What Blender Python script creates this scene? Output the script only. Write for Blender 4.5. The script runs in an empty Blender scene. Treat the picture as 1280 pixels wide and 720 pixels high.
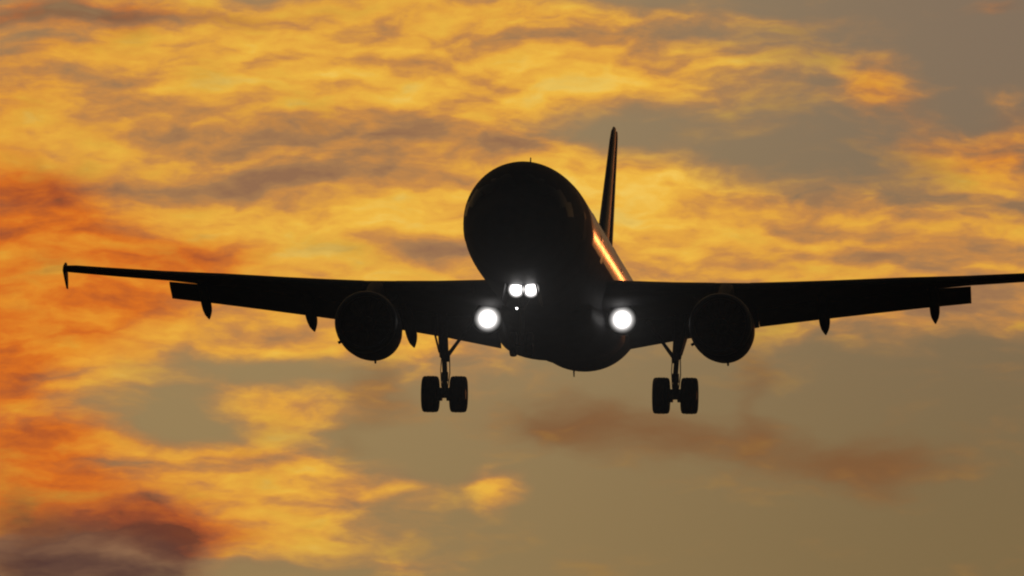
import bpy, math, random
from mathutils import Matrix, Vector
R = math.radians
SC = bpy.context.scene
COL = SC.collection

# ------------------------------------------------------------------ camera
CAM_EL = R(3.5)
cam = bpy.data.cameras.new('camera')
cam.sensor_width = 36.0
cam.lens = 36.0 * 11670.2 / 1280.0
cam.clip_start = 1.0
cam.clip_end = 60000
cam_o = bpy.data.objects.new('camera', cam)
COL.objects.link(cam_o)
cam_o.location = (0, 0, 1.7)
cam_o.rotation_euler = (R(90) + CAM_EL, 0, 0)
SC.camera = cam_o

# ------------------------------------------------------------------ exposure
SC.view_settings.view_transform = 'Standard'
SC.view_settings.look = 'None'
SC.view_settings.gamma = 1
SC.view_settings.exposure = 0
SC.view_settings.use_curve_mapping = False
try:
    SC.cycles.use_denoising = True
    SC.cycles.denoiser = 'OPENIMAGEDENOISE'
    SC.cycles.filter_width = 2.1            # the long lens is a little soft
    SC.cycles.volume_bounces = 0
    SC.cycles.max_bounces = 8
except Exception:
    pass

# ------------------------------------------------------------------ sun
SUN_AZ, SUN_EL = R(9.0), R(3.7)          # azimuth from +Y towards +X
sun = bpy.data.lights.new('sun', 'SUN')
sun.energy = 0.04
sun.angle = R(0.5)
sun.color = (1.0, 0.25, 0.06)
sun_o = bpy.data.objects.new('sun', sun)
COL.objects.link(sun_o)
sd = Vector((math.sin(SUN_AZ) * math.cos(SUN_EL), math.cos(SUN_AZ) * math.cos(SUN_EL), math.sin(SUN_EL)))
sun_o.location = sd * 500
sun_o.rotation_euler = sd.to_track_quat('Z', 'Y').to_euler()

# ------------------------------------------------------------------ sky
def lin(r, g, b):
    f = lambda c: (c / 255 / 12.92) if c <= 10.3 else ((c / 255 + 0.055) / 1.055) ** 2.4
    return (f(r), f(g), f(b), 1.0)

W = bpy.data.worlds.new('World')
SC.world = W
W.use_nodes = True
try:
    W.cycles.sampling_method = 'MANUAL'; W.cycles.sample_map_resolution = 512
except Exception:
    pass
NT = W.node_tree
NT.nodes.clear()
SKY_STRENGTH = 0.02
HAZE = 6.0e-6

class G:
    """small helper to write node graphs"""
    def __init__(s, nt): s.nt = nt
    def link(s, v, sock):
        if isinstance(v, bpy.types.NodeSocket): s.nt.links.new(v, sock)
        else:
            try: sock.default_value = v
            except Exception: sock.default_value = tuple(v)[:3]
    def m(s, op, a, b=0.0, c=0.0, clamp=False):
        n = s.nt.nodes.new('ShaderNodeMath'); n.operation = op; n.use_clamp = clamp
        for i, v in enumerate((a, b, c)): s.link(v, n.inputs[i])
        return n.outputs[0]
    def v(s, op, a, b=(0, 0, 0), c=(0, 0, 0), out=0):
        n = s.nt.nodes.new('ShaderNodeVectorMath'); n.operation = op
        s.link(a, n.inputs[0]); s.link(b, n.inputs[1])
        if op == 'MULTIPLY_ADD': s.link(c, n.inputs[2])
        return n.outputs[out]
    def xyz(s, x, y, z=0.0):
        n = s.nt.nodes.new('ShaderNodeCombineXYZ')
        for i, q in enumerate((x, y, z)): s.link(q, n.inputs[i])
        return n.outputs[0]
    def sep(s, a):
        n = s.nt.nodes.new('ShaderNodeSeparateXYZ'); s.link(a, n.inputs[0]); return n.outputs
    def noise(s, vec, scale, detail=6, rough=0.55, dist=0.0, color=False):
        n = s.nt.nodes.new('ShaderNodeTexNoise')
        s.link(vec, n.inputs['Vector'])
        n.inputs['Scale'].default_value = scale; n.inputs['Detail'].default_value = detail
        n.inputs['Roughness'].default_value = rough; n.inputs['Distortion'].default_value = dist
        return n.outputs['Color' if color else 'Fac']
    def step(s, x, a, b):
        n = s.nt.nodes.new('ShaderNodeMapRange'); n.interpolation_type = 'SMOOTHSTEP'
        s.link(x, n.inputs[0]); n.inputs[1].default_value = a; n.inputs[2].default_value = b
        return n.outputs[0]
    def mix(s, f, a, b, mode='MIX'):
        n = s.nt.nodes.new('ShaderNodeMix'); n.data_type = 'RGBA'; n.blend_type = mode
        s.link(f, n.inputs[0]); s.link(a, n.inputs[6]); s.link(b, n.inputs[7])
        return n.outputs[2]
    def ramp(s, x, stops):
        n = s.nt.nodes.new('ShaderNodeValToRGB'); s.link(x, n.inputs[0])
        cr = n.color_ramp
        while len(cr.elements) < len(stops): cr.elements.new(0.5)
        for e, (p, c) in zip(cr.elements, stops): e.position = p; e.color = c
        return n.outputs[0]
    def blob(s, P, acc, px, py, rx, ry, w, rot=0.0):
        mp = s.nt.nodes.new('ShaderNodeMapping'); mp.vector_type = 'TEXTURE'
        s.link(P, mp.inputs[0])
        mp.inputs[1].default_value = ((px - 640) / 640, (360 - py) / 640, 0)
        mp.inputs[2].default_value = (0, 0, R(rot))
        mp.inputs[3].default_value = (rx / 640, ry / 640, 1)
        d = s.v('DOT_PRODUCT', mp.outputs[0], mp.outputs[0], out=1)
        e = s.m('EXPONENT', s.m('MULTIPLY', d, -1.0))
        return s.m('MULTIPLY_ADD', e, w, acc)

g = G(NT)
tc = NT.nodes.new('ShaderNodeTexCoord')
dx, dy, dz = g.sep(tc.outputs['Generated'])[:3]
az = g.m('ARCTAN2', dx, dy)
el = g.m('ARCSINE', dz)
K = 1.0 / 0.05479                          # 1 unit = 3.14 degrees of sky
SX = g.m('MULTIPLY', az, K)
SY = g.m('MULTIPLY', g.m('SUBTRACT', el, CAM_EL), K)
P0 = g.xyz(SX, SY)
# the wind-drawn warp of the cloud field
wA = g.v('SUBTRACT', g.noise(g.v('MULTIPLY', P0, (1, 1.7, 1)), 2.2, 3, 0.5, color=True), (0.5, 0.5, 0.5))
wB = g.v('SUBTRACT', g.noise(g.v('MULTIPLY', P0, (1, 1.9, 1)), 8.0, 3, 0.5, color=True), (0.5, 0.5, 0.5))
P = g.v('ADD', P0, g.v('MULTIPLY', wA, (0.22, 0.11, 0)))
P = g.v('ADD', P, g.v('MULTIPLY', wB, (0.10, 0.045, 0)))

FIELD_CHAIN = []
def field(blobs, base=0.0, Q=None):
    acc = base
    Q = Q or P
    if FIELD_CHAIN:                        # evaluate one field after another: keeps the shader's stack small
        Q = g.v('ADD', Q, g.xyz(0.0, 0.0, g.m('MULTIPLY', FIELD_CHAIN[-1], 1e-7)))
    for b in blobs: acc = g.blob(Q, acc, *b)
    FIELD_CHAIN.append(acc)
    return acc

cover = field([
    (230, 190, 460, 260, 1.05), (520, 120, 260, 150, 0.35), (520, 270, 260, 90, 0.55),
    (770, 85, 190, 48, 0.75), (680, 18, 260, 20, 0.35), (900, 22, 160, 10, 0.16),
    (1098, 105, 74, 46, 0.66), (910, 166, 80, 18, 0.22),
    (1260, 195, 140, 40, 0.8), (1275, 135, 40, 24, 0.5), (1250, 4, 60, 12, 0.5), (1250, 232, 60, 22, 0.4),
    (830, 245, 170, 52, 0.80), (860, 320, 300, 60, 0.75), (1130, 300, 220, 46, 0.85), (1250, 345, 200, 60, 0.6),
    (1165, 395, 160, 36, 0.55), (1000, 420, 120, 18, 0.2),
    (40, 440, 120, 130, 0.85), (330, 408, 200, 42, 0.85), (560, 440, 90, 60, 0.42),
    (350, 500, 110, 28, 0.62, -8), (60, 560, 90, 22, 0.45), (350, 575, 150, 34, 0.75, -12),
    (190, 612, 190, 44, 0.85), (290, 660, 170, 44, 0.8), (60, 710, 220, 90, 1.0),
    (505, 706, 80, 16, 0.45), (430, 612, 60, 18, 0.3),
    (170, 512, 120, 28, -0.42), (340, 458, 170, 20, -0.6), (450, 540, 50, 20, -0.3), (250, 540, 60, 16, -0.4), (120, 585, 80, 12, -0.2),
    (960, 205, 150, 40, -0.25), (790, 165, 130, 24, -0.5), (650, 55, 60, 20, -0.12),
])
cover = g.m('ADD', cover, field([(620, 612, 36, 27, 0.75)], Q=g.v('ADD', P0, g.v('MULTIPLY', wB, (0.06, 0.05, 0)))))
# elsewhere in the sky the same broken layer goes on
far = g.step(g.v('LENGTH', P0, out=1), 1.5, 3.0)
wide = g.noise(g.v('MULTIPLY', P, (1, 2.2, 1)), 0.8, 3, 0.5)
cover = g.m('ADD', cover, g.m('MULTIPLY', far, g.m('MULTIPLY_ADD', wide, 2.4, -0.7)))

st1 = g.noise(g.v('MULTIPLY', P, (1, 2.7, 1)), 2.6, 5, 0.48)
st2 = g.noise(g.v('MULTIPLY', P, (1, 3.0, 1)), 7.0, 5, 0.50)
st3 = g.noise(g.v('MULTIPLY', P0, (1, 2.4, 1)), 24.0, 4, 0.6)
tex = g.m('ADD', g.m('MULTIPLY', g.m('SUBTRACT', st1, 0.5), 0.9), g.m('MULTIPLY', g.m('SUBTRACT', st2, 0.5), 0.7))
dens = g.m('ADD', cover, tex)
dens = g.m('MULTIPLY_ADD', g.m('SUBTRACT', st3, 0.5), 0.12, dens)
alpha = g.step(dens, 0.02, 0.92)

red = field([
    (30, 300, 150, 75, 0.95), (10, 245, 70, 40, 0.3), (265, 318, 90, 26, 0.5), (60, 395, 130, 60, 0.75), (20, 420, 60, 90, 0.3),
    (10, 600, 130, 50, 0.7), (230, 670, 90, 40, 0.7), (120, 655, 90, 30, 0.4), (40, 540, 120, 40, 0.3), (60, 8, 160, 20, 0.45), (0, 480, 110, 220, 0.35), (130, 330, 260, 60, 0.22), (0, 380, 40, 240, 0.3),
    (1110, 312, 200, 20, 0.16), (1240, 190, 150, 50, 0.4), (1098, 108, 80, 50, 0.35), (1260, 4, 80, 20, 0.4), (200, 580, 260, 110, 0.24), (250, 360, 300, 40, 0.2), (60, 60, 220, 120, 0.22),
])
shade = field([
    (120, 236, 190, 16, 0.42), (330, 172, 130, 14, 0.3), (380, 222, 120, 14, 0.25), (555, 308, 100, 16, 0.55), (470, 160, 120, 22, 0.25),
    (160, 20, 240, 12, 0.5), (700, 46, 160, 10, 0.35), (560, 80, 90, 12, 0.2), (640, 186, 60, 16, 0.4), (1000, 262, 80, 14, 0.2),
    (1130, 330, 60, 12, 0.35), (240, 320, 90, 18, 0.2), (190, 630, 60, 10, 0.35), (320, 565, 50, 16, 0.3), (960, 330, 60, 14, 0.2),
    (80, 705, 150, 50, 0.7), (200, 700, 80, 50, 0.5), (60, 50, 160, 60, 0.15), (250, 150, 260, 60, 0.13), (430, 230, 200, 40, 0.15), (20, 560, 80, 20, 0.25), (1200, 385, 80, 20, 0.3), (530, 190, 200, 30, 0.2),
])
gold = field([
    (560, 265, 260, 60, 0.22), (480, 120, 300, 80, 0.10), (830, 225, 150, 40, 0.2), (110, 450, 60, 50, 0.1), (270, 600, 160, 40, 0.0),
    (720, 95, 160, 30, 0.12), (120, 90, 200, 50, 0.05),
], 0.0)

bright = g.m('ADD', 0.60, g.m('MULTIPLY', g.m('SUBTRACT', st1, 0.5), 1.15))
bright = g.m('ADD', bright, g.m('MULTIPLY', g.m('SUBTRACT', st2, 0.5), 0.7))
bright = g.m('ADD', bright, g.m('MULTIPLY', g.m('SUBTRACT', st3, 0.5), 0.3))
st2b = g.noise(g.v('MULTIPLY', g.v('ADD', P, (0.012, -0.022, 0)), (1, 3.0, 1)), 7.0, 5, 0.50)
bright = g.m('ADD', bright, g.m('MULTIPLY', g.m('SUBTRACT', st2, st2b), 0.6))
bright = g.m('ADD', bright, gold)
bright = g.m('SUBTRACT', bright, g.m('MULTIPLY', shade, 1.0))
bright = g.m('SUBTRACT', bright, g.m('MULTIPLY', g.step(SX, 0.3, 1.1), 0.14))
bright = g.m('SUBTRACT', bright, g.m('MULTIPLY', g.m('SUBTRACT', 1.0, alpha), 0.25))
ccol = g.ramp(bright, [
    (0.0, lin(148, 108, 78)), (0.2, lin(166, 122, 80)), (0.42, lin(200, 138, 72)),
    (0.60, lin(226, 162, 64)), (0.80, lin(239, 183, 68)), (1.0, lin(245, 201, 92))])
redc = g.ramp(bright, [
    (0.0, lin(116, 62, 42)), (0.25, lin(168, 82, 42)), (0.55, lin(214, 110, 34)), (0.85, lin(234, 148, 44)), (1.0, lin(244, 170, 54))])
ccol = g.mix(g.step(g.m('MULTIPLY_ADD', g.m('SUBTRACT', st2, 0.5), 0.5, red), 0.05, 0.9), ccol, redc)
purple = field([(60, 735, 150, 95, 0.95), (205, 720, 80, 70, 0.55)])
ccol = g.mix(g.step(g.m('ADD', purple, g.m('MULTIPLY', tex, 2.3)), 0.0, 1.5), ccol, lin(80, 54, 50))

# clear sky between the clouds: olive near the glow, greyer up and to the right
lr = g.step(SX, -0.6, 1.1)
ud = g.step(SY, -0.6, 0.6)
clear = g.mix(lr, g.mix(ud, lin(151, 126, 84), lin(160, 136, 96)), g.mix(ud, lin(126, 105, 70), lin(131, 112, 92)))
brown = field([(790, 535, 130, 34, 0.8), (1090, 582, 90, 34, 0.9), (930, 560, 170, 30, 0.4), (700, 520, 60, 30, 0.4), (560, 500, 120, 40, 0.3), (430, 530, 50, 50, 0.3), (948, 490, 26, 70, 0.45), (478, 480, 34, 50, 0.5)])
clear = g.mix(g.step(g.m('ADD', brown, g.m('MULTIPLY', tex, 1.3)), 0.05, 1.1), clear, lin(128, 90, 56))
sunset = g.mix(alpha, clear, ccol)

# away from the sunset the dusk sky is the plain daylight model, low sun; below the horizon it is dark
nis = NT.nodes.new('ShaderNodeTexSky')
nis.sky_type = 'NISHITA'
nis.sun_disc = False
nis.sun_elevation = SUN_EL
nis.sun_rotation = SUN_AZ
nis.air_density = 1.5
nis.dust_density = 3.0
gl = g.v('DOT_PRODUCT', tc.outputs['Generated'], (math.sin(R(2)), math.cos(R(2)), 0.06), out=1)
near = g.step(gl, 0.80, 0.985)
sun_sky = g.v('SCALE', sunset, (0, 0, 0))
NT.nodes[-1].inputs['Scale'].default_value = 1.0 / SKY_STRENGTH
dome = g.mix(near, nis.outputs[0], sun_sky)
dome = g.mix(g.step(dz, -0.012, 0.0), lin(20, 17, 14), dome)
bg = NT.nodes.new('ShaderNodeBackground')
bg.inputs['Strength'].default_value = SKY_STRENGTH
NT.links.new(dome, bg.inputs['Color'])
wo = NT.nodes.new('ShaderNodeOutputWorld')
NT.links.new(bg.outputs[0], wo.inputs['Surface'])

# ------------------------------------------------------------------ materials
def mat(name, color, rough=0.5, spec=0.5, metal=0.0, var=0.0, scale=4.0, bump=0.0):
    m = bpy.data.materials.new(name); m.use_nodes = True
    nt = m.node_tree; b = nt.nodes['Principled BSDF']; q = G(nt)
    b.inputs['Roughness'].default_value = rough
    b.inputs['Specular IOR Level'].default_value = spec
    b.inputs['Metallic'].default_value = metal
    t = nt.nodes.new('ShaderNodeTexCoord')
    n = q.noise(t.outputs['Object'], scale, 6, 0.6)
    c = tuple(color) + (1.0,)
    lo = tuple(x * (1 - var) for x in color) + (1.0,)
    hi = tuple(x * (1 + var) for x in color) + (1.0,)
    nt.links.new(q.mix(q.step(n, 0.3, 0.7), lo, hi), b.inputs['Base Color'])
    nt.links.new(q.m('MULTIPLY_ADD', n, 0.12, rough - 0.06), b.inputs['Roughness'])
    if bump:
        bp = nt.nodes.new('ShaderNodeBump'); bp.inputs['Strength'].default_value = bump
        nt.links.new(q.noise(t.outputs['Object'], scale * 6, 4), bp.inputs['Height'])
        nt.links.new(bp.outputs[0], b.inputs['Normal'])
    return m

M = {}
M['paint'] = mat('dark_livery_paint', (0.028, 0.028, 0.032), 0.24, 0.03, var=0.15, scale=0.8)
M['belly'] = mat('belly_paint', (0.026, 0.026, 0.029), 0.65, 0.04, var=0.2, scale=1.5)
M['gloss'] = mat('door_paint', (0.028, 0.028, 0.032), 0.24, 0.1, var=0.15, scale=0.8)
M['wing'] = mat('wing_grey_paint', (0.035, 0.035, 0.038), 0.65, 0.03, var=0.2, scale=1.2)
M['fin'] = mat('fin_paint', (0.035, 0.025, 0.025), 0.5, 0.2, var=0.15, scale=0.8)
def satin_belly(m, z0, rough):
    nt = m.node_tree; q = G(nt); b = nt.nodes['Principled BSDF']
    old = b.inputs['Roughness'].links[0].from_socket
    t = nt.nodes.new('ShaderNodeTexCoord')
    z = q.sep(t.outputs['Object'])[2]
    y = q.sep(t.outputs['Object'])[1]                    # the nose cone and forward skin are satin too
    f = q.m('MULTIPLY', q.step(z, z0 - .03, z0 + .03), q.step(y, -15.2, -13.6))
    nt.links.new(q.m('ADD', q.m('MULTIPLY', f, old), q.m('MULTIPLY', q.m('SUBTRACT', 1.0, f), rough)), b.inputs['Roughness'])
satin_belly(M['paint'], -0.35, 0.75)
M['metal'] = mat('bare_metal', (0.06, 0.06, 0.065), 0.5, 0.1, 0.4, var=0.1)
M['gear'] = mat('gear_steel', (0.06, 0.06, 0.065), 0.5, 0.3, 0.3, var=0.2, scale=8)
M['tyre'] = mat('tyre_rubber', (0.012, 0.012, 0.012), 0.85, 0.2, var=0.2, scale=12)
M['dark'] = mat('dark_cavity', (0.01, 0.01, 0.011), 0.7, 0.2, var=0.2)
M['fan'] = mat('fan_titanium', (0.05, 0.05, 0.055), 0.4, 0.4, 0.5, var=0.2)
M['glass'] = mat('window_glass', (0.008, 0.009, 0.011), 0.45, 0.1, var=0.1)
M['grass'] = mat('dusk_grass', (0.035, 0.042, 0.016), 0.95, 0.1, var=0.4, scale=0.3)

def emis(name, color, strength):
    m = bpy.data.materials.new(name); m.use_nodes = True
    b = m.node_tree.nodes['Principled BSDF']
    b.inputs['Base Color'].default_value = (0.8, 0.8, 0.8, 1)
    b.inputs['Emission Color'].default_value = tuple(color) + (1,)
    q = G(m.node_tree)                     # bulb and reflector, glare painted into the emission: hot middle, fading to the rim
    t = m.node_tree.nodes.new('ShaderNodeTexCoord')
    rr = q.v('LENGTH', q.v('MULTIPLY_ADD', t.outputs['Generated'], (2, 0, 2), (-1, 0, -1)), out=1)
    e = q.m('EXPONENT', q.m('MULTIPLY', q.m('POWER', rr, 2.2), -5.2))
    m.node_tree.links.new(q.m('MULTIPLY', e, strength), b.inputs['Emission Strength'])
    b.inputs['Base Color'].default_value = (0.05, 0.05, 0.05, 1)
    return m
M['lamp'] = emis('lit_lamp_lens', (1.0, 0.96, 0.93), 8.0)
M['small_lamp'] = emis('lit_taxi_lamp_lens', (1.0, 0.96, 0.93), 22.0)

# ------------------------------------------------------------------ mesh helpers
# aircraft frame: X = its left side, Y = aft from the nose tip, Z = up from the fuselage axis (metres)
class MB:
    def __init__(s): s.v = []; s.f = []
    def ring_loft(s, rings, cap=True, closed=True):
        n = len(rings[0]); o = len(s.v)
        for r in rings: s.v += [tuple(p) for p in r]
        for i in range(len(rings) - 1):
            for j in range(n if closed else n - 1):
                k = (j + 1) % n
                s.f.append((o + i * n + j, o + i * n + k, o + (i + 1) * n + k, o + (i + 1) * n + j))
        if cap and closed:
            s.f.append(tuple(o + j for j in range(n))[::-1])
            s.f.append(tuple(o + (len(rings) - 1) * n + j for j in range(n)))
        return s
    def tube(s, pts, rad, n=16, cap=True):
        pts = [Vector(p) for p in pts]
        if not isinstance(rad, (list, tuple)): rad = [rad] * len(pts)
        rings = []
        for i, p in enumerate(pts):
            t = (pts[min(i + 1, len(pts) - 1)] - pts[max(i - 1, 0)]).normalized()
            a = t.orthogonal().normalized()
            if i:                                     # keep the frame steady
                a = (a0 - t * a0.dot(t)).normalized()
            a0 = a; b = t.cross(a)
            rings.append([p + (a * math.cos(2 * math.pi * k / n) + b * math.sin(2 * math.pi * k / n)) * rad[i] for k in range(n)])
        return s.ring_loft(rings, cap)
    def lathe(s, prof, axis_pt, axis=(1, 0, 0), n=40, closed_profile=False):
        ax = Vector(axis).normalized(); a = ax.orthogonal().normalized(); b = ax.cross(a); c = Vector(axis_pt)
        rings = [[c + ax * t + (a * math.cos(2 * math.pi * k / n) + b * math.sin(2 * math.pi * k / n)) * r for k in range(n)] for t, r in prof]
        if closed_profile: rings.append(rings[0])
        return s.ring_loft(rings, cap=not closed_profile)
    def box(s, c, d, rot=None):
        c = Vector(c); o = len(s.v); b = 0.12 * min(d)
        for sx in (-1, 1):
            for sy in (-1, 1):
                for sz in (-1, 1):
                    p = Vector((sx * d[0] / 2, sy * d[1] / 2, sz * d[2] / 2))
                    if rot is not None: p = rot @ p
                    s.v.append(tuple(c + p))
        for f in ((0, 1, 3, 2), (4, 6, 7, 5), (0, 4, 5, 1), (2, 3, 7, 6), (0, 2, 6, 4), (1, 5, 7, 3)):
            s.f.append(tuple(o + i for i in f))
        return s

def obj(name, mb, m, parent=None, sharp=35, bevel=0.0, flip=None):
    c = Vector((0, 0, 0))
    lo = [min(v[i] for v in mb.v) for i in range(3)]; hi = [max(v[i] for v in mb.v) for i in range(3)]
    c = Vector([(a + b) / 2 for a, b in zip(lo, hi)])
    me = bpy.data.meshes.new(name)
    me.from_pydata([tuple(Vector(v) - c) for v in mb.v], [], mb.f)
    import bmesh
    bm = bmesh.new(); bm.from_mesh(me)
    bmesh.ops.remove_doubles(bm, verts=bm.verts, dist=1e-5)
    bmesh.ops.recalc_face_normals(bm, faces=bm.faces)
    if flip: bmesh.ops.reverse_faces(bm, faces=bm.faces)
    bm.to_mesh(me); bm.free()
    for p in me.polygons: p.use_smooth = True
    me.set_sharp_from_angle(angle=R(sharp))
    me.materials.append(m)
    o = bpy.data.objects.new(name, me); COL.objects.link(o)
    o['_c'] = tuple(c)
    if parent is not None:
        o.parent = parent
        o.location = c - Vector(parent.get('_c', (0, 0, 0)))
    else:
        o.location = c
    if bevel:
        b = o.modifiers.new('edge', 'BEVEL'); b.width = bevel; b.segments = 2; b.limit_method = 'ANGLE'
    return o

def lerp_table(T, x):
    if x <= T[0][0]: return T[0][1:]
    for a, b in zip(T, T[1:]):
        if x <= b[0]:
            t = (x - a[0]) / (b[0] - a[0])
            return tuple(p + (q - p) * t for p, q in zip(a[1:], b[1:]))
    return T[-1][1:]
def smooth_table(T, x):
    """Catmull-Rom (monotone enough) through the rows of T"""
    xs = [r[0] for r in T]
    if x <= xs[0]: return T[0][1:]
    if x >= xs[-1]: return T[-1][1:]
    i = max(k for k in range(len(T) - 1) if xs[k] <= x)
    h = xs[i + 1] - xs[i]; t = (x - xs[i]) / h; out = []
    for c in range(1, len(T[0])):
        d = (T[i + 1][c] - T[i][c]) / h
        dl = (T[i][c] - T[i - 1][c]) / (xs[i] - xs[i - 1]) if i > 0 else d
        dr = (T[i + 2][c] - T[i + 1][c]) / (xs[i + 2] - xs[i + 1]) if i + 2 < len(T) else d
        m0 = 0 if dl * d <= 0 else 2 * dl * d / (dl + d)
        m1 = 0 if dr * d <= 0 else 2 * dr * d / (dr + d)
        out.append((2*t**3 - 3*t*t + 1) * T[i][c] + (t**3 - 2*t*t + t) * h * m0 + (-2*t**3 + 3*t*t) * T[i + 1][c] + (t**3 - t*t) * h * m1)
    return tuple(out)

# ------------------------------------------------------------------ ground
def ground():
    mb = MB(); n = 40; L = 3000.0
    for i in range(n + 1):
        for j in range(n + 1): mb.v.append((-L + 2 * L * i / n, -L + 2 * L * j / n, 0.0))
    for i in range(n):
        for j in range(n):
            a = i * (n + 1) + j; mb.f.append((a, a + n + 1, a + n + 2, a + 1))
    o = obj('ground', mb, M['grass']); o['kind'] = 'structure'
    return o
ground()

# ------------------------------------------------------------------ thin haze, added for the glow round the lamps
def haze(density):
    mb = MB().box((0, 0, 24.5), (6100, 6100, 51))
    m = bpy.data.materials.new('lamp_glow_haze'); m.use_nodes = True
    nt = m.node_tree; nt.nodes.clear()
    v = nt.nodes.new('ShaderNodeVolumePrincipled'); o = nt.nodes.new('ShaderNodeOutputMaterial')
    v.inputs['Color'].default_value = (0.9, 0.9, 0.9, 1); v.inputs['Density'].default_value = density
    v.inputs['Anisotropy'].default_value = 0.85
    nt.links.new(v.outputs[0], o.inputs['Volume'])
    h = obj('haze', mb, m); h['kind'] = 'stuff'
haze(HAZE) if HAZE else None

# ------------------------------------------------------------------ airliner
plane = bpy.data.objects.new('airliner', None)
COL.objects.link(plane)
plane.empty_display_size = 2
plane['label'] = 'dark silhouetted twin-engine airliner head-on with landing gear down and bright landing lights'
plane['category'] = 'airplane'
# attitude and position seen from the camera (right, up, depth) -> world
RM = ((0.07996539881847645, 0.9966869657244009, 0.014853529778778511),
      (-0.1103410774864215, -0.0059588391039627625, 0.9938759172329656),
      (0.9906716820475578, -0.08111463857788025, 0.10949901276925891))   # columns: aft, left, up
RM = Matrix([[r[1], r[0], r[2]] for r in RM])                            # columns: X(left), Y(aft), Z(up)
CW = Matrix(((1, 0, 0), (0, -math.sin(CAM_EL), math.cos(CAM_EL)), (0, math.cos(CAM_EL), math.sin(CAM_EL)))).transposed()
AW = CW @ RM
T0 = Vector((1.14770822, 0.92136252, 300.0))
org = Vector((0, 0, 1.7)) + CW @ (T0 - RM @ Vector((0, 15, 0)))
plane.matrix_world = Matrix.Translation(org) @ AW.to_4x4()

# --- fuselage: y, top, bottom, half width
FUS = [(0.0, -0.56, -0.64, 0.04), (0.12, -0.30, -0.93, 0.34), (0.4, -0.06, -1.18, 0.63), (0.9, 0.22, -1.42, 0.97),
       (1.5, 0.50, -1.61, 1.24), (2.0, 0.78, -1.72, 1.40), (2.6, 1.22, -1.81, 1.57), (3.3, 1.56, -1.88, 1.68), (4.2, 1.82, -1.96, 1.80),
       (5.2, 1.94, -2.02, 1.88), (6.4, 2.02, -2.055, 1.94), (8.2, 2.07, -2.07, 1.975), (20.0, 2.07, -2.07, 1.975), (29.6, 2.07, -2.07, 1.975), (32.0, 2.07, -1.90, 1.92),
       (34.2, 2.07, -1.50, 1.78), (36.4, 2.05, -0.98, 1.52), (38.6, 1.98, -0.40, 1.16), (40.8, 1.83, 0.12, 0.78), (42.8, 1.62, 0.55, 0.44), (44.4, 1.36, 0.86, 0.22)]
def fus(y, th, off=0.0):
    """point on the skin; th = angle from straight up towards the left side (+X)"""
    top, bot, hw = smooth_table(FUS, y)
    zc, hz = (top + bot) / 2, (top - bot) / 2
    return ((hw + off) * math.sin(th), y, zc + (hz + off) * math.cos(th))
ys = [0, .05, .12, .25, .4, .6, .9, 1.2, 1.5, 1.75, 2, 2.3, 2.6, 2.95, 3.3, 3.75, 4.2, 4.7, 5.2, 5.8, 6.4] + [6.4 + 1.16 * k for k in range(1, 20)] + \
     [29.6 + 0.55 * k for k in range(1, 27)]
ys = [y for y in ys if y <= 44.4] + [44.4]
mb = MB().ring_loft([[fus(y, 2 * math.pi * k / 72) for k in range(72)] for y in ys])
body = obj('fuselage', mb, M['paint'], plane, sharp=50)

def patch(y0, y1, t0, t1, off, ny=8, nt=8, th=0.02, shear=0.0, rnd=0.0):
    """a thin curved plate lying on the skin between two stations and two angles"""
    mb = MB(); outer = []; inner = []
    N = 28
    for k in range(N):
        a = 2 * math.pi * k / N
        e = 0.45 if rnd else 0.12
        c, s_ = math.cos(a), math.sin(a)
        px = math.copysign(abs(c) ** e, c); py = math.copysign(abs(s_) ** e, s_)
        y = (y0 + y1) / 2 + px * (y1 - y0) / 2
        t = (t0 + t1) / 2 + py * (t1 - t0) / 2 + shear * px
        outer.append((y, t)); 
    rings = []
    for q in (0.0, 0.35, 0.7, 1.0):
        cy, ct = (y0 + y1) / 2, (t0 + t1) / 2
        rings.append([fus(cy + (y - cy) * q, ct + (t - ct) * q, off) if q else fus(cy, ct, off) for y, t in outer])
    rings.append([fus(y, t, -th) for y, t in outer])
    return mb.ring_loft(rings, cap=False)
# cockpit windscreen: three panes each side
for sgn in (-1, 1):
    for (y0, y1, a0, a1, sh) in ((1.98, 2.72, 4, 44, 0.10), (2.20, 3.00, 48, 70, 0.06), (2.62, 3.40, 68, 84, 0.03)):
        obj('cockpit_window', patch(y0, y1, sgn * R(a0), sgn * R(a1), 0.006, shear=sgn * sh), M['glass'], plane)
# cabin windows: one mesh per side, copied along the constant section
for sgn in (-1, 1):
    w0 = obj('cabin_window', patch(7.48, 7.72, sgn * R(78), sgn * R(85.5), 0.005, rnd=1), M['glass'], plane)
    for k in range(1, 46):
        y = 0.533 * k
        if abs(y - 4.3) < 0.5 or abs(y - 13.6) < .5: continue
        if 7.6 + y > 29.3: break
        c = w0.copy(); COL.objects.link(c); c.parent = plane
        c.location = w0.location + Vector((0, y, 0))
# doors
for sgn in (-1, 1):
    for (y0, y1) in ((5.05, 5.9), (11.55, 12.35), (20.9, 21.6), (34.2, 34.95)):
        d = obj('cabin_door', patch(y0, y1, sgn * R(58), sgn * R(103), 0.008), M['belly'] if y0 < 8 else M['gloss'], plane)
        obj('door_window', patch((y0 + y1) / 2 - .09, (y0 + y1) / 2 + .09, sgn * R(78), sgn * R(84), 0.014, rnd=1), M['glass'], d)
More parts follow.
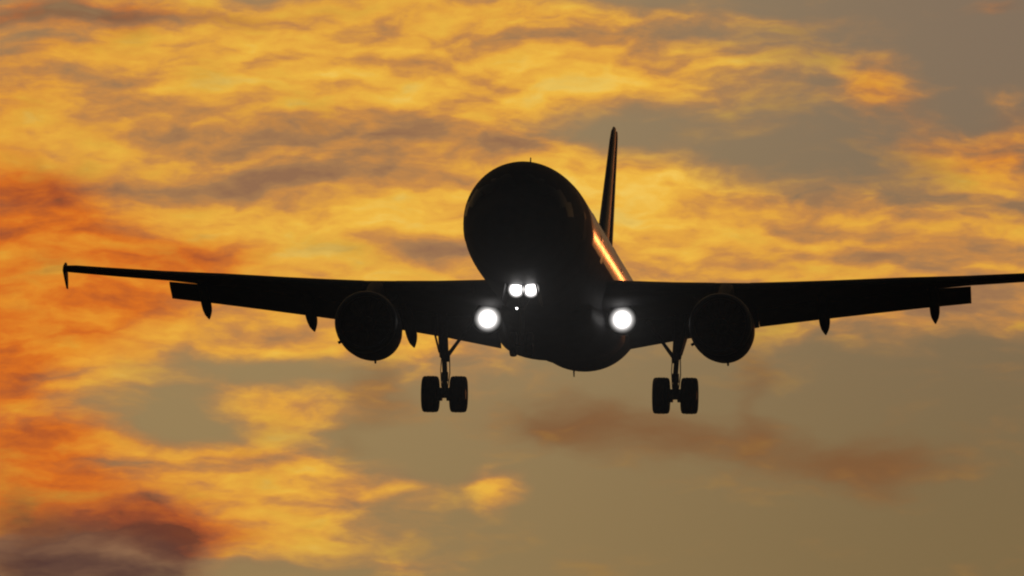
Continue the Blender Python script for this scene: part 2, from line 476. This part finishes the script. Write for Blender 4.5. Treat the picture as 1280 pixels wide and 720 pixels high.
# belly fairing
BF = [(13.0, -1.7, -1.90, 0.5), (14.5, -1.2, -2.30, 1.45), (16.5, -0.95, -2.60, 1.55), (18.3, -0.85, -2.73, 1.70), (20.2, -0.85, -2.72, 2.0), (22.0, -0.85, -2.55, 1.98), (24.0, -0.9, -2.28, 1.9), (26.0, -1.1, -2.12, 1.6), (28.0, -1.6, -2.09, 1.0), (29.2, -1.85, -2.06, 0.4)]
rings = []
for k in range(34):
    y = 13.0 + 16.2 * k / 33
    top, bot, hw = smooth_table(BF, y); ring = []
    zc, hz = (top + bot) / 2, (top - bot) / 2
    for j in range(48):
        a = 2 * math.pi * j / 48; c, s_ = math.cos(a), math.sin(a)
        ring.append((hw * math.copysign(abs(s_) ** 0.8, s_), y, zc + hz * math.copysign(abs(c) ** 0.85, c)))
    rings.append(ring)
obj('belly_fairing', MB().ring_loft(rings), M['belly'], plane, sharp=60)

# aerials
def blade(x, y, z0, z1, chord, sweep, t=0.035):
    mb = MB(); rings = []
    for (q, cc) in ((0, chord), (0.5, chord * .78), (1, chord * .5)):
        z = z0 + (z1 - z0) * q; yy = y + sweep * q
        rings.append([(x + t * (1 - .4 * q) * s_, yy + cc * c / 2, z) for c, s_ in ((-1, 0), (-.5, .8), (.2, 1), (1, .1), (1, -.1), (.2, -1), (-.5, -.8))])
    return mb.ring_loft(rings)
obj('aerial', blade(0.0, 7.4, 2.03, 2.36, 0.34, 0.16, 0.03), M['gear'], plane)
obj('aerial', blade(0.0, 22.0, 2.03, 2.36, 0.34, 0.16, 0.03), M['gear'], plane)
obj('aerial', blade(-0.25, 30.2, -1.98, -2.24, 0.3, 0.14, 0.035), M['gear'], plane)

# --- wings
def foil(n=16, t=0.12, camber=0.02):
    pts = []
    def th(x): return 5 * t * (0.2969 * math.sqrt(x) - 0.126 * x - 0.3516 * x * x + 0.2843 * x ** 3 - 0.1036 * x ** 4)
    def cm(x): return camber * 4 * x * (1 - x)
    xs = [0.5 * (1 - math.cos(math.pi * k / n)) for k in range(n + 1)]
    for x in reversed(xs): pts.append((x, cm(x) + th(x) + 0.0015))
    for x in xs[1:]: pts.append((x, cm(x) - th(x) - 0.0015))
    return pts
def section(x, le, te, t, camber=0.02, n=16):
    """airfoil ring in the plane X = x between le = (y, z) and te = (y, z)"""
    ly, lz = le; ty, tz = te
    cy, cz = ty - ly, tz - lz
    return [(x, ly + cy * u - cz * w, lz + cz * u + cy * w) for u, w in foil(n, t, camber)]
# x, LE y, LE z, TE y, TE z, thickness
WING = [(0.0, 15.28, -0.88, 22.35, -1.25, .135), (2.0, 16.30, -0.80, 22.4, -1.15, .135), (4.2, 17.42, -0.66, 22.45, -0.98, .125), (6.4, 18.54, -0.47, 22.55, -0.76, .115),
        (9.0, 19.87, -0.20, 23.24, -0.34, .11), (11.2, 20.99, 0.04, 23.83, 0.0, .11), (13.3, 22.06, 0.24, 24.39, 0.28, .108), (15.2, 23.03, 0.48, 24.9, 0.47, .105), (16.4, 23.65, 0.64, 25.22, 0.60, .10), (16.85, 24.05, 0.70, 25.34, 0.65, .085)]
def wing_at(x): return lerp_table(WING, x)
def flapdef(s, rows, parent, name='flap'):
    mb = MB().ring_loft([section(s * r[0], (r[1], r[2]), (r[3], r[4]), .13, .03, 10) for r in rows])
    return obj(name, mb, M['wing'], parent, sharp=40)
def pod(s, x, y0, z0, y1, z1, w, h, parent, tip=0.0):
    rings = []
    for k in range(15):
        q = k / 14; y = y0 + (y1 - y0) * q
        sz = max(0.03, math.sin(math.pi * min(1, q * .80 + .12)) ** 0.6) if q < .6 else max(0.16, (1 - ((q - .6) / .4) ** 3.6))
        z = z0 + (z1 - z0) * (q ** 1.6)
        ring = []
        for j in range(16):
            a = 2 * math.pi * j / 16
            ring.append((s * (x + w * sz * math.sin(a)), y, z + h * sz * math.cos(a) * (1.0 if math.cos(a) > 0 else 1.15)))
        rings.append(ring)
    return obj('flap_track_fairing', MB().ring_loft(rings), M['wing'], parent, sharp=50)

def lamp(kind, x, y, z, r, parent, stalk=None, power=300.0, tilt=0.0):
    """housing can with a bezel, a glowing lens and the lamp itself; faces forward (-Y)"""
    ax = Vector((0, -1, -tilt)).normalized()
    h = MB().lathe([(-0.30, r * .35), (-0.26, r * .75), (-0.10, r * 1.02), (0.0, r * 1.12), (0.012, r * 1.10), (0.012, r * 1.0), (-0.03, r * .97)], (x, y, z), ax, 32)
    if stalk: h.tube([(x, y + .15, z), stalk], [.05, .06], 12)
    b = obj(kind, h, M['gear'], parent)
    l = MB().lathe([(-0.025, 0.001), (-0.025, r * .965), (-0.018, r * .965), (0.0, r * .7), (0.012, r * .4), (0.016, 0.001)], (x, y, z), ax, 32)
    obj('lens', l, M['lamp'] if r > .3 else M['small_lamp'], b)
    L = bpy.data.lights.new('lamp_light', 'SPOT'); L.energy = power; L.spot_size = R(5); L.spot_blend = 0.4
    L.shadow_soft_size = r * .6; L.color = (1.0, 0.96, 0.93)
    lo = bpy.data.objects.new('lamp_light', L); COL.objects.link(lo); lo.parent = b
    lo.location = Vector((x, y, z)) + ax * 0.05 - Vector(b['_c'])
    aim = plane.matrix_world.inverted() @ Vector((0, 0, 1.7)) - Vector((x, y, z))   # aimed at the camera, for the added haze glow
    lo.rotation_euler = (-aim).to_track_quat('Z', 'Y').to_euler()
    return b

for s in (-1, 1):
    mb = MB().ring_loft([section(s * w[0], (w[1], w[2]), (w[3], w[4]), w[5]) for w in WING])
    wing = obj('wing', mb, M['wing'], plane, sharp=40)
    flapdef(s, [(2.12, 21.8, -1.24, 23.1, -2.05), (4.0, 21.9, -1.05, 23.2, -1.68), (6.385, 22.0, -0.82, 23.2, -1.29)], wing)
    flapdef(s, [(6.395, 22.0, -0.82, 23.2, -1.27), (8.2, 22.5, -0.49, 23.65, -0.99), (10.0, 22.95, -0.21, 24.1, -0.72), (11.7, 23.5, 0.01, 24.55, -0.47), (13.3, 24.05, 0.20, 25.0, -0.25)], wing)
    # slats run forward and down of the leading edge
    for (xa, xb) in ((2.5, 5.2), (6.3, 9.0), (9.03, 11.6), (11.63, 14.1), (14.13, 16.3)):
        rings = []
        for q in (0, .5, 1):
            x = xa + (xb - xa) * q; ly, lz, ty, tz, t = wing_at(x); c = ty - ly
            sec = [p for p in foil(16, t, .02)]
            arc = [p for p in sec if (p[0] <= .15 and p[1] >= 0) or (p[0] <= .035)]
            dy, dz = -0.028 * c, -0.012 * c
            out = [(s * x, ly + u * c + dy, lz + w * c + dz) for u, w in arc]
            inn = [(s * x, ly + (u * .8 + .03) * c + dy, lz + (w * .72) * c + dz) for u, w in reversed(arc)]
            rings.append(out + inn)
        obj('slat', MB().ring_loft(rings), M['metal' if False else 'wing'], wing, sharp=40)
    pod(s, 12.1, 22.4, 0.02, 25.45, -0.86, .17, .19, wing)
    pod(s, 8.5, 20.8, -0.40, 24.8, -1.32, .19, .22, wing)
    pod(s, 5.12, 20.0, -0.95, 24.3, -1.88, .19, .24, wing)
    # wingtip fence: swept arrowhead plate above and below the tip
    rings = []
    for q, y0, y1 in ((0.06, 24.95, 25.3), (0.30, 24.55, 25.45), (0.62, 24.1, 25.55), (0.80, 24.35, 25.55), (1.0, 25.0, 25.45)):
        z = 0.02 + 0.92 * q; lean = 0.035 * (q - .55) / .45
        rings.append([(s * (16.88 + lean + t * .03), y0 + (y1 - y0) * u, z) for u, t in ((0, 0), (.12, .8), (.5, 1), (1, .15), (1, -.15), (.5, -1), (.12, -.8))])
    obj('wingtip_fence', MB().ring_loft(rings), M['wing'], wing)

    # engine
    ex, ez = s * 5.70 - .09, -2.11
    e0 = 14.3
    prof_out = [(0.0, .86), (-.02, .90), (0.03, .955), (0.2, 1.0), (0.7, 1.035), (1.4, 1.04), (2.2, 1.0), (3.0, .92), (3.6, .82)]
    prof_in = [(3.6, .78), (3.0, .83), (1.0, .86), (.4, .83), (.12, .82), (0.03, .84)]
    mb = MB().lathe([(y, r) for y, r in prof_out + prof_in], (ex, e0, ez), (0, 1, -0.02), 64, closed_profile=True)
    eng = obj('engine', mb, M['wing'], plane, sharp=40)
    lip = MB().lathe([(0.30, 1.012), (.2, 1.004), (0.03, .960), (-.026, .90), (-.006, .855), (.05, .833), (.12, .816), (.2, .82)], (ex, e0, ez), (0, 1, -0.02), 64)
    lip.f = lip.f[:-2]
    obj('intake_lip', lip, M['metal'], eng, sharp=60)
    core = MB().lathe([(.9, .30), (1.0, .84), (1.1, .84), (2.6, .60), (3.4, .58), (4.3, .46), (4.9, .30), (5.3, .05)], (ex, e0, ez), (0, 1, -0.02), 40)
    obj('core', core, M['dark'], eng)
    fan = MB()
    for k in range(24):
        a0 = 2 * math.pi * k / 24
        rr = []
        for r, tw, ch in ((.24, .9, .13), (.55, .6, .17), (.84, .3, .20)):
            cx, sx_ = math.cos(a0), math.sin(a0)
            u = Vector((cx, 0, sx_)); v = Vector((-sx_, 0, cx))
            d = v * math.cos(tw) + Vector((0, 1, 0)) * math.sin(tw)
            nn = u.cross(d) * .008
            base = Vector((ex, e0 + .80, ez)) + u * r
            rr.append([base - d * ch / 2 + nn, base + d * ch / 2 + nn, base + d * ch / 2 - nn, base - d * ch / 2 - nn])
        fan.ring_loft(rr)
    obj('fan', fan, M['fan'], eng)
    obj('spinner', MB().lathe([(.30, .004), (.36, .07), (.55, .18), (.80, .27), (.92, .28)], (ex, e0, ez), (0, 1, -.02), 32), M['fan'], eng)
    # pylon: from the cowl top up over the leading edge
    prow = [(15.2, -1.22, -1.14, .05), (16.0, -1.2, -0.92, .16), (16.8, -1.25, -0.66, .22), (17.5, -1.3, -0.46, .24), (18.2, -1.3, -0.385, .23), (19.0, -1.25, -0.42, .2), (20.0, -1.2, -.55, .16), (21.5, -1.1, -0.75, .06)]
    rings = []
    for (y, zb, zt, hw) in prow:
        zm = (zb + zt) / 2; hz = (zt - zb) / 2
        rings.append([(ex + hw * math.copysign(abs(math.sin(a)) ** .7, math.sin(a)), y, zm + hz * math.copysign(abs(math.cos(a)) ** .6, math.cos(a))) for a in [2 * math.pi * j / 24 for j in range(24)]])
    obj('pylon', MB().ring_loft(rings), M['wing'], eng, sharp=30)
    obj('drain_mast', blade(ex + .16, e0 + 1.9, ez - .98, ez - 1.16, .26, .08, .05), M['gear'], eng)
    vm = MB(); vm.box((ex - .95, e0 + 1.5, ez - .52), (.13, .3, .06), Matrix.Rotation(R(-30), 3, 'Y'))
    obj('vent', vm, M['gear'], eng)
    st = MB().ring_loft([[(ex - s * (.62 + .30 * q) , e0 + .6 + .35 * q + .9 * u * (1 - .5 * q), ez + .72 + .25 * q + .012 * t) for u, t in ((0, 0), (.5, 1), (1, 0), (.5, -1))] for q in (0, 1)])
    obj('nacelle_strake', st, M['wing'], eng)

    # main landing gear
    gx, gy = s * 3.80 - .08, 21.95
    wz = -3.69
    g0 = MB().tube([(-.08 + s * 3.92, gy - .1, -1.05), (-.08 + s * 3.88, gy - .05, -1.7), (-.08 + s * 3.83, gy, -2.45), (-.08 + s * 3.83, gy, -2.50)], [.17, .165, .155, .12], 20)
    g0.tube([(-.08 + s * 3.83, gy, -2.45), (gx, gy, -2.95), (gx, gy, -2.97), (gx, gy, -3.25), (gx, gy, -3.27), (gx, gy, -3.72)], [.085, .085, .115, .115, .09, .13], 20)
    g0.tube([(gx - .60, gy, wz), (gx + .60, gy, wz)], .075, 16)
    g0.lathe([(-.14, .05), (-.12, .15), (.12, .15), (.14, .05)], (gx, gy, wz + .02), (1, 0, 0), 20)
    g0.tube([(gx + .14, gy + .05, -2.3), (gx + .16, gy + .05, -3.0), (gx + .1, gy, -3.5)], .018, 8)
    g0.tube([(gx - .10, gy - .12, -2.4), (gx - .13, gy - .12, -2.9), (gx - .1, gy - .05, -3.45)], .015, 8)
    gear = obj('main_gear', g0, M['gear'], plane, sharp=45)
    obj('side_stay', MB().tube([(-.08 + s * 2.85, gy - .1, -1.25), (-.08 + s * 3.35, gy - .05, -1.92), (-.08 + s * 3.72, gy, -2.42)], [.06, .055, .07], 12).tube([(-.08 + s * 3.72, gy, -2.30), (-.08 + s * 3.72, gy, -2.62)], [.07, .055], 10), M['gear'], gear)
    obj('torque_link', MB().tube([(gx, gy + .1, -2.75), (gx, gy + .42, -3.12)], [.07, .05], 10).tube([(gx, gy + .42, -3.12), (gx, gy + .1, -3.5)], [.05, .07], 10), M['gear'], gear)
    dr = MB().ring_loft([[(-.08 + s * (4.14 + .02 * u - (.16 * q if q > .5 else 0)), gy - .55 + 1.1 * u * (1 - .35 * q), -1.15 - 1.2 * q) for u in (0, .5, 1)] + [(-.08 + s * (4.10 + .02 * u - (.16 * q if q > .5 else 0)), gy - .55 + 1.1 * u * (1 - .35 * q), -1.15 - 1.2 * q) for u in (1, .5, 0)] for q in (0, .5, 1)])
    obj('gear_door', dr, M['belly'], gear)
    for k in (-1, 1):
        wx = gx + k * .463
        ty = [(-.13, .30), (-.20, .34), (-.255, .42), (-.272, .50), (-.25, .565), (-.20, .592), (-.155, .597), (-.145, .588), (-.13, .588), (-.12, .600), (-.05, .603), (-.04, .592), (-.02, .592), (-.01, .604)]
        ty += [(-a, r) for a, r in reversed(ty)]
        wh = obj('wheel', MB().lathe(ty, (wx, gy, wz), (1, 0, 0), 56), M['tyre'], gear, sharp=50)
        # the hub and its brake pack close the wheel
        hb = MB().lathe([(-.245, .05), (-.24, .16), (-.17, .20), (-.15, .31), (.15, .31), (.17, .20), (.24, .16), (.245, .05)], (wx, gy, wz), (1, 0, 0), 32)
        hb.lathe([(-.12, .13), (-.12, .22), (.06, .22), (.06, .13)], (wx - k * .27, gy, wz), (k, 0, 0), 24)
        b = obj('brake', hb, M['gear'], gear)

    # horizontal stabiliser
    HS = [(0.0, 38.9, 0.95, 42.6, 1.02, .10), (0.5, 39.2, 1.0, 42.62, 1.05, .10), (6.1, 42.35, 1.55, 43.75, 1.58, .09), (6.25, 42.7, 1.57, 43.75, 1.59, .06)]
    mb = MB().ring_loft([section(s * w[0], (w[1], w[2]), (w[1] + (w[3] - w[1]) * .72, w[2] + (w[4] - w[2]) * .72), w[5], 0.0, 12) for w in HS])
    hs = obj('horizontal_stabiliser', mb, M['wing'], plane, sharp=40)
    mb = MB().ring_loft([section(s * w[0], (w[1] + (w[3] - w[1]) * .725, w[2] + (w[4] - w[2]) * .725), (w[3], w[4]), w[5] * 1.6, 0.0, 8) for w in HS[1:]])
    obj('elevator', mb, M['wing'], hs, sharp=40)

# --- fin and rudder
def vsec(z, y0, y1, t, n=12):
    c = y1 - y0
    return [(w * c + .028 * (z - 2), y0 + u * c, z) for u, w in foil(n, t, 0.0)]
FIN = [(1.75, 35.0, 42.7, .05), (2.2, 36.6, 42.6, .085), (3.0, 37.5, 42.75, .10), (5.0, 39.15, 43.15, .10), (7.2, 40.95, 43.58, .10), (7.55, 41.3, 43.65, .09), (7.74, 41.75, 43.68, .06)]
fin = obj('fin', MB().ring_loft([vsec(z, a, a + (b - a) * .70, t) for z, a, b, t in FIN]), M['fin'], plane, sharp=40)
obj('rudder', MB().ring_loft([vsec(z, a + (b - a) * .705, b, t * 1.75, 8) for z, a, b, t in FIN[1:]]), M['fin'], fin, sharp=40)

# --- nose gear
ny = 5.07
ng = MB().tube([(0, ny + .1, -1.6), (0, ny, -2.6), (0, ny, -2.62), (0, ny - .05, -3.75)], [.12, .11, .07, .07], 18)
ng.tube([(-.36, ny - .05, -3.80), (.36, ny - .05, -3.80)], .055, 14)
ng.tube([(0, ny - .05, -3.55), (0, ny - .05, -3.86)], [.09, .1], 14)
ng.tube([(-.34, ny - .02, -2.2), (.34, ny - .02, -2.2)], .04, 10)
ngo = obj('nose_gear', ng, M['gear'], plane, sharp=45)
for k in (-1, 1):
    ty = [(-.09, .10), (-.10, .20), (-.112, .30), (-.10, .355), (-.06, .378), (0, .384), (.06, .378), (.10, .355), (.112, .30), (.10, .20), (.09, .10)]
    obj('wheel', MB().lathe(ty, (k * .25, ny - .05, -3.80), (1, 0, 0), 44), M['tyre'], ngo, sharp=50)
    d = MB().ring_loft([[(k * (.46 + .10 * q), ny - .9, -1.98 - .55 * q), (k * (.49 + .10 * q), ny - .9, -1.98 - .55 * q), (k * (.49 + .10 * q), ny + .7, -2.0 - .55 * q), (k * (.46 + .10 * q), ny + .7, -2.0 - .55 * q)] for q in (0, 1)])
    obj('gear_door', d, M['belly'], ngo)
obj('drag_stay', MB().tube([(-.25, ny + 1.3, -1.95), (0, ny + .05, -2.75)], .04, 10).tube([(.25, ny + 1.3, -1.95), (0, ny + .05, -2.75)], .04, 10), M['gear'], ngo)

# --- lamps, their lenses oversized to stand in for glare
LP = 5.5e4
lamp('landing_light', -2.17, 18.1, -1.60, .46, plane, (-2.3, 19.1, -1.2), LP)
lamp('landing_light', 2.21, 18.1, -1.60, .46, plane, (2.3, 19.1, -1.2), LP)
for k in (-1, 1):
    lamp('nose_gear_light', k * .225 + .07, ny - .42, -2.12, .27, plane, (k * .2, ny, -2.2), LP * .5)
lamp('nose_gear_light', -.14, ny - .3, -2.70, .045, plane, (-.02, ny - .05, -2.75), LP * .01)  # added small lamp, stands in for a glint reflected off the gear

for o in bpy.data.objects:
    if '_c' in o: del o['_c']
